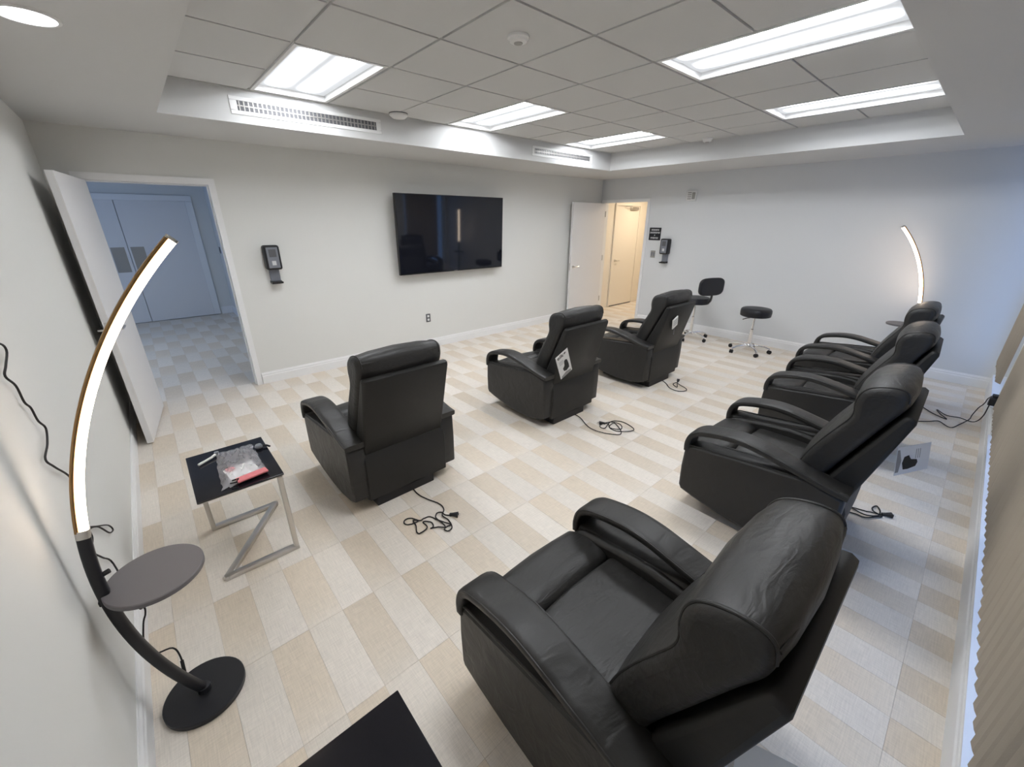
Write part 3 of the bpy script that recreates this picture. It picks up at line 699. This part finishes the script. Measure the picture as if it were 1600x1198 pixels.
t1.location = (.118, 2.487, 0); tag(t1, 'small black glass side table with a Z-shaped steel base, carrying a plastic bag', 'side table', 'black side tables')
t2.location = (.069, .530, 0); tag(t2, 'bare black glass side table at the bottom edge of the picture', 'side table', 'black side tables')
# plastic bag with booklet on the table
ZT = .515
r = empty('plastic_bag', (.14, 2.47, ZT))
quad = [(-.078,.215),(.100,.205),(.112,-.175),(-.105,-.226)]
def bag_pt(u, v):
    a = Vector(quad[0]).lerp(Vector(quad[1]), u); b = Vector(quad[3]).lerp(Vector(quad[2]), u); return a.lerp(b, v)
rnd = random.Random(3); N = 17
hts = [[rnd.uniform(0, 1) for _ in range(N+1)] for _ in range(N+1)]
vs = []; fs = []
for i in range(N+1):
    for j in range(N+1):
        p = bag_pt(i/N, j/N); e = min(i, N-i, j, N-j)/N*2
        z = .004+.030*min(1, e*2.2)*(.55+.75*hts[i][j]) + .006*hts[j][i]
        vs.append((p.x+(hts[j][i]-.5)*.012, p.y+(hts[i][j]-.5)*.012, z))
for i in range(N):
    for j in range(N): k = i*(N+1)+j; fs.append((k, k+1, k+N+2, k+N+1))
MB().add(vs, fs).build('film', 'film', r, smooth=True, angle=28)
mt = Matrix.Translation((.005,-.09,.006)) @ Matrix.Rotation(math.radians(8), 4, 'Z')
MB().box(-.07,.07,-.09,.07,0,.006,mt).build('leaflet', 'paper', r)
MB().box(-.055,.09,-.125,-.075,.006,.016,mt).build('pink_packet', 'pink', r, bevel=(.003,2))
MB().box(-.06,-.02,.03,.072,.006,.012,mt).build('pink_leaflet', 'pink', r, bevel=(.003,2))
MB().tube([mt @ Vector(p) for p in ((-.07,-.08,.012),(-.045,-.095,.018),(-.06,-.115,.014),(-.085,-.10,.012))], .004, 6).build('strap', 'ink', r)
tag(r, 'clear crumpled plastic bag with pink and white papers on the side table', 'bag')
r = empty('clear_tube', (.018, 2.62, ZT))
MB().tube([(-.045,-.02,.010),(.02,.02,.012),(.05,.045,.016)], .007, 8).build('tube', 'white', r, smooth=True)
MB().lathe([(.011,0),(.012,.02)], 12, mtx=Matrix.Translation((.05,.045,.006))).build('cap', 'greyp', r)
tag(r, 'short pale tube poking out left of the plastic bag on the table', 'tube')
r = empty('clear_bulb', (.27, 2.60, ZT))
MB().lathe([(.0,.0),(.016,.003),(.022,.014),(.016,.026),(.0,.030)], 16).build('bulb', 'greyp', r, smooth=True)
MB().tube([(.015,0,.014),(.04,-.012,.012),(.052,-.03,.008)], .006, 8).build('stem', 'black', r, smooth=True)
tag(r, 'small shiny fitting at the far corner of the black table beside the bag', 'fitting')

# ------------------------------------------------------------------ television and wall fittings
tv = empty('television', (3.455, YN-.125, 1.61)); tv.rotation_euler = (math.radians(2.2), 0, 0)
hw, hh = .882, .502
box('housing', -hw, hw, -.02, .028, -hh, hh, 'bezel', tv, bevel=(.004,2))
box('screen', -hw+.008, hw-.008, -.0215, -.0195, -hh+.016, hh-.008, 'screen', tv)
box('wall_mount', -.25, .25, .028, .10, -.2, .15, 'black', tv)
MB().box(-.03, .03, -.0222, -.021, -hh+.005, -hh+.011).build('badge', 'greyink', tv)
tag(tv, 'large black flat television tilted forward on the wall', 'television')

def dispenser(loc, rz, label):
    r = empty('sanitizer_dispenser', loc, rz)             # local: faces -y, wall at y=0, origin at bottom of the tray
    MB().box(-.078, .078, -.105, 0, .150, .405).build('housing', 'black', r, bevel=(.022,4))
    MB().box(-.056, .056, -.109, -.10, .170, .385).build('face_plate', 'greyp', r, bevel=(.006,2))
    MB().box(-.036, .036, -.111, -.108, .285, .365).build('window', 'darkgrey', r, bevel=(.003,1))
    MB().box(-.020, .020, -.111, -.108, .200, .245).build('notice', 'signtext', r)
    MB().box(-.050, .050, -.030, 0, .012, .152).build('back_plate', 'greyp', r, bevel=(.004,1))
    MB().prism([(-.105,.022),(-.095,0),(0,0),(0,.03),(-.085,.016)], -.056, .056).build('drip_tray', 'black', r, bevel=(.003,2))
    tag(r, label, 'dispenser', 'hand sanitizer dispensers'); return r
dispenser((1.108, YN, 1.135), 0, 'black hand sanitizer dispenser on the wall between the left door and the television')
dispenser((XE, 3.80, 1.105), -math.pi/2, 'black hand sanitizer dispenser on the far wall below the black sign')

def outlet(loc, rz, label, m='darkgrey'):
    r = empty('wall_outlet', loc, rz)
    box('plate', -.036, .036, -.006, 0, -.06, .06, m, r, bevel=(.002,1))
    for s in (-1, 1): box('socket', -.017, .017, -.008, -.006, s*.026-.016, s*.026+.016, 'white', r, bevel=(.002,1))
    tag(r, label, 'outlet')
outlet((3.01, YN, .455), 0, 'grey duplex power outlet low on the wall below the television')
r = empty('light_switch', (XE, 4.05, 1.24), -math.pi/2)
box('plate', -.044, .044, -.006, 0, -.06, .06, 'plate', r, bevel=(.002,1))
for s in (-1, 1): box('rocker', s*.02-.012, s*.02+.012, -.009, -.006, -.03, .03, 'greyp', r, bevel=(.002,1))
tag(r, 'grey light switch plate on the far wall under the black sign', 'switch')
r = empty('wall_sign', (XE, 4.055, 1.58), -math.pi/2)
box('panel', -.112, .112, -.008, 0, -.105, .105, 'sign', r, bevel=(.002,1))
# lettering too small to read in the photograph: four rows of letter-sized marks
for z, n_, hgt in ((.066, 7, .026), (.020, 9, .026), (-.024, 1, .022), (-.068, 7, .028)):
    wl = .0185; mb = MB()
    for k in range(n_):
        x = (k-(n_-1)/2)*.0215; q = rnd.choice((0, 1, 2))
        mb.box(x-wl/2, x-wl/2+.006, -.0086, -.008, z-hgt/2, z+hgt/2).box(x-wl/2+.006, x+wl/2, -.0086, -.008, z+hgt/2-.006, z+hgt/2)
        if q: mb.box(x-wl/2+.006, x+wl/2, -.0086, -.008, z-.003, z+.003)
        if q != 1: mb.box(x+wl/2-.006, x+wl/2, -.0086, -.008, z-hgt/2, z+hgt/2-.006)
    mb.build('lettering', 'signtext', r)
tag(r, 'small black sign with rows of white lettering beside the far doorway', 'sign')
r = empty('alarm_strobe', (XE, 3.48, 2.17), -math.pi/2)
box('housing', -.085, .085, -.03, 0, -.075, .075, 'white', r, bevel=(.008,2))
for k in range(4): box('slot', -.06, .0, -.0315, -.03, -.05+k*.03, -.036+k*.03, 'greyink', r)
box('strobe_lens', .015, .065, -.045, -.03, -.05, .05, 'plate', r, bevel=(.008,2))
tag(r, 'small white alarm strobe high on the far wall', 'alarm')

# ceiling fixtures
def detector(loc, r_, h, label, m='white'):
    r = empty('smoke_detector', loc)
    MB().lathe([(.0,0),(r_,0),(r_,-h*.35),(r_*.86,-h*.5),(r_*.8,-h*.85),(r_*.5,-h),(0,-h)], 32).build('housing', m, r, smooth=True, angle=40)
    MB().lathe([(r_*.42,-h*.95),(r_*.40,-h*1.12),(0,-h*1.15)], 20).build('sensor_cap', 'plate', r, smooth=True)
    tag(r, label, 'detector', 'ceiling sensors')
detector((1.885, 2.08, ZC), .06, .032, 'white round smoke detector on the tile near the top of the picture')
detector((5.62, 2.72, ZC), .06, .045, 'small round detector on the ceiling near the far wall soffit')
r = empty('motion_sensor', (2.21, 4.14, ZC))
MB().lathe([(0,0),(.085,0),(.085,-.02),(.06,-.04),(0,-.045)], 28).build('housing', 'white', r, smooth=True, angle=40)
MB().lathe([(.088,0),(.088,-.006),(.085,-.007),(.085,0)], 28).build('ring', 'darkgrey', r, smooth=True)  # dark grey rim put in for the shadow around the sensor
tag(r, 'white dome motion sensor on the ceiling edge between two troffers', 'sensor')

# ------------------------------------------------------------------ stools
def star_base(r, rad=.275, hub_z=.10, ang0=0):
    MB().lathe([(0,hub_z-.025),(.034,hub_z-.025),(.036,hub_z+.01),(.022,hub_z+.03),(0,hub_z+.03)], 24).build('hub', 'chrome', r, smooth=True, angle=50)
    for k in range(5):
        a = ang0+k*2*math.pi/5; c, s = math.cos(a), math.sin(a)
        leg = MB().tube([(c*q, s*q, z) for q, z in ((.025,hub_z),(.12,hub_z+.005),(.21,hub_z-.008),(rad,.068))], 0, section=RECT(.012,.015,.5), upv=(0,0,1)).build('leg', 'chrome', r, smooth=True, angle=60)
        mt = Matrix.Translation((c*rad, s*rad, .027)) @ Matrix.Rotation(a+.6, 4, 'Z') @ Matrix.Rotation(math.pi/2, 4, 'X')
        MB().lathe([(0,-.022),(.024,-.022),(.027,-.018),(.027,-.005),(.02,-.004),(.02,.004),(.027,.005),(.027,.018),(.024,.022),(0,.022)], 20, mtx=mt).build('caster', 'rubber', leg, smooth=True, angle=40)
        MB().lathe([(.007,.03),(.007,.07)], 8, c=(c*rad, s*rad, 0)).build('caster_stem', 'chrome', leg)
st = empty('stool', (6.42, 2.0, 0), math.radians(20))
star_base(st, ang0=math.radians(222-20))
MB().lathe([(.025,.12),(.025,.34),(.019,.345),(.019,.35)], 20).build('lower_column', 'chrome', st, smooth=True, angle=40)
MB().lathe([(.016,.34),(.016,.515)], 18).build('gas_lift', 'chrome', st, smooth=True, angle=40)
MB().lathe([(.05,.505),(.055,.53)], 18).build('seat_mount', 'black', st)
MB().tube([(0,.0,.515),(-.10,.10,.512),(-.15,.15,.50)], .006, 8).build('height_lever', 'black', st, smooth=True)
MB().lathe([(0,.53),(.175,.53),(.195,.54),(.200,.59),(.197,.625),(.182,.642),(.10,.648),(0,.650)], 40).build('seat', 'vinyl', st, smooth=True, angle=50)
tag(st, 'round black rolling stool with a chrome star base by the far wall', 'stool')
ck = empty('task_chair', (6.50, 2.92, 0), math.radians(0))
star_base(ck, ang0=math.radians(255))
MB().lathe([(.025,.12),(.025,.36),(.017,.365),(.017,.58)], 20).build('gas_lift', 'chrome', ck, smooth=True, angle=40)
MB().lathe([(0,.575),(.18,.575),(.20,.585),(.20,.655),(.19,.672),(.10,.682),(0,.684)], 40).build('seat', 'vinyl', ck, smooth=True, angle=50)
bkp = [(-.02,-.15,.615),(-.04,-.22,.62),(-.05,-.25,.68),(-.05,-.25,.80)]
MB().tube(smooth_path(bkp, 5), 0, section=RECT(.022,.010,.3), upv=(1,0,0)).build('back_bracket', 'black', ck, smooth=True, angle=50)
mt = Matrix.Translation((-.07,-.235,.865)) @ Matrix.Rotation(math.radians(-22), 4, 'Z')
n_ = 28; vs = []; fs = []
def sup(a, A, B, e=.55): c, s = math.cos(a), math.sin(a); return (A*math.copysign(abs(c)**e, c), B*math.copysign(abs(s)**e, s))
for y, k in ((-.026,.88),(-.020,.97),(0,1),(.020,.97),(.026,.88)):
    for i in range(n_): x, z = sup(2*math.pi*i/n_, .235*k, .135*k); vs.append(mt @ Vector((x, y+.10*x*x*4*.25, z)))
for q in range(4):
    for i in range(n_): fs.append((q*n_+i, q*n_+(i+1)%n_, (q+1)*n_+(i+1)%n_, (q+1)*n_+i))
fs += [tuple(range(n_)), tuple(range(4*n_, 5*n_))]
MB().add(vs, fs).build('backrest', 'vinyl', ck, smooth=True, angle=60)
tag(ck, 'black rolling task chair with a padded backrest by the far wall', 'chair')
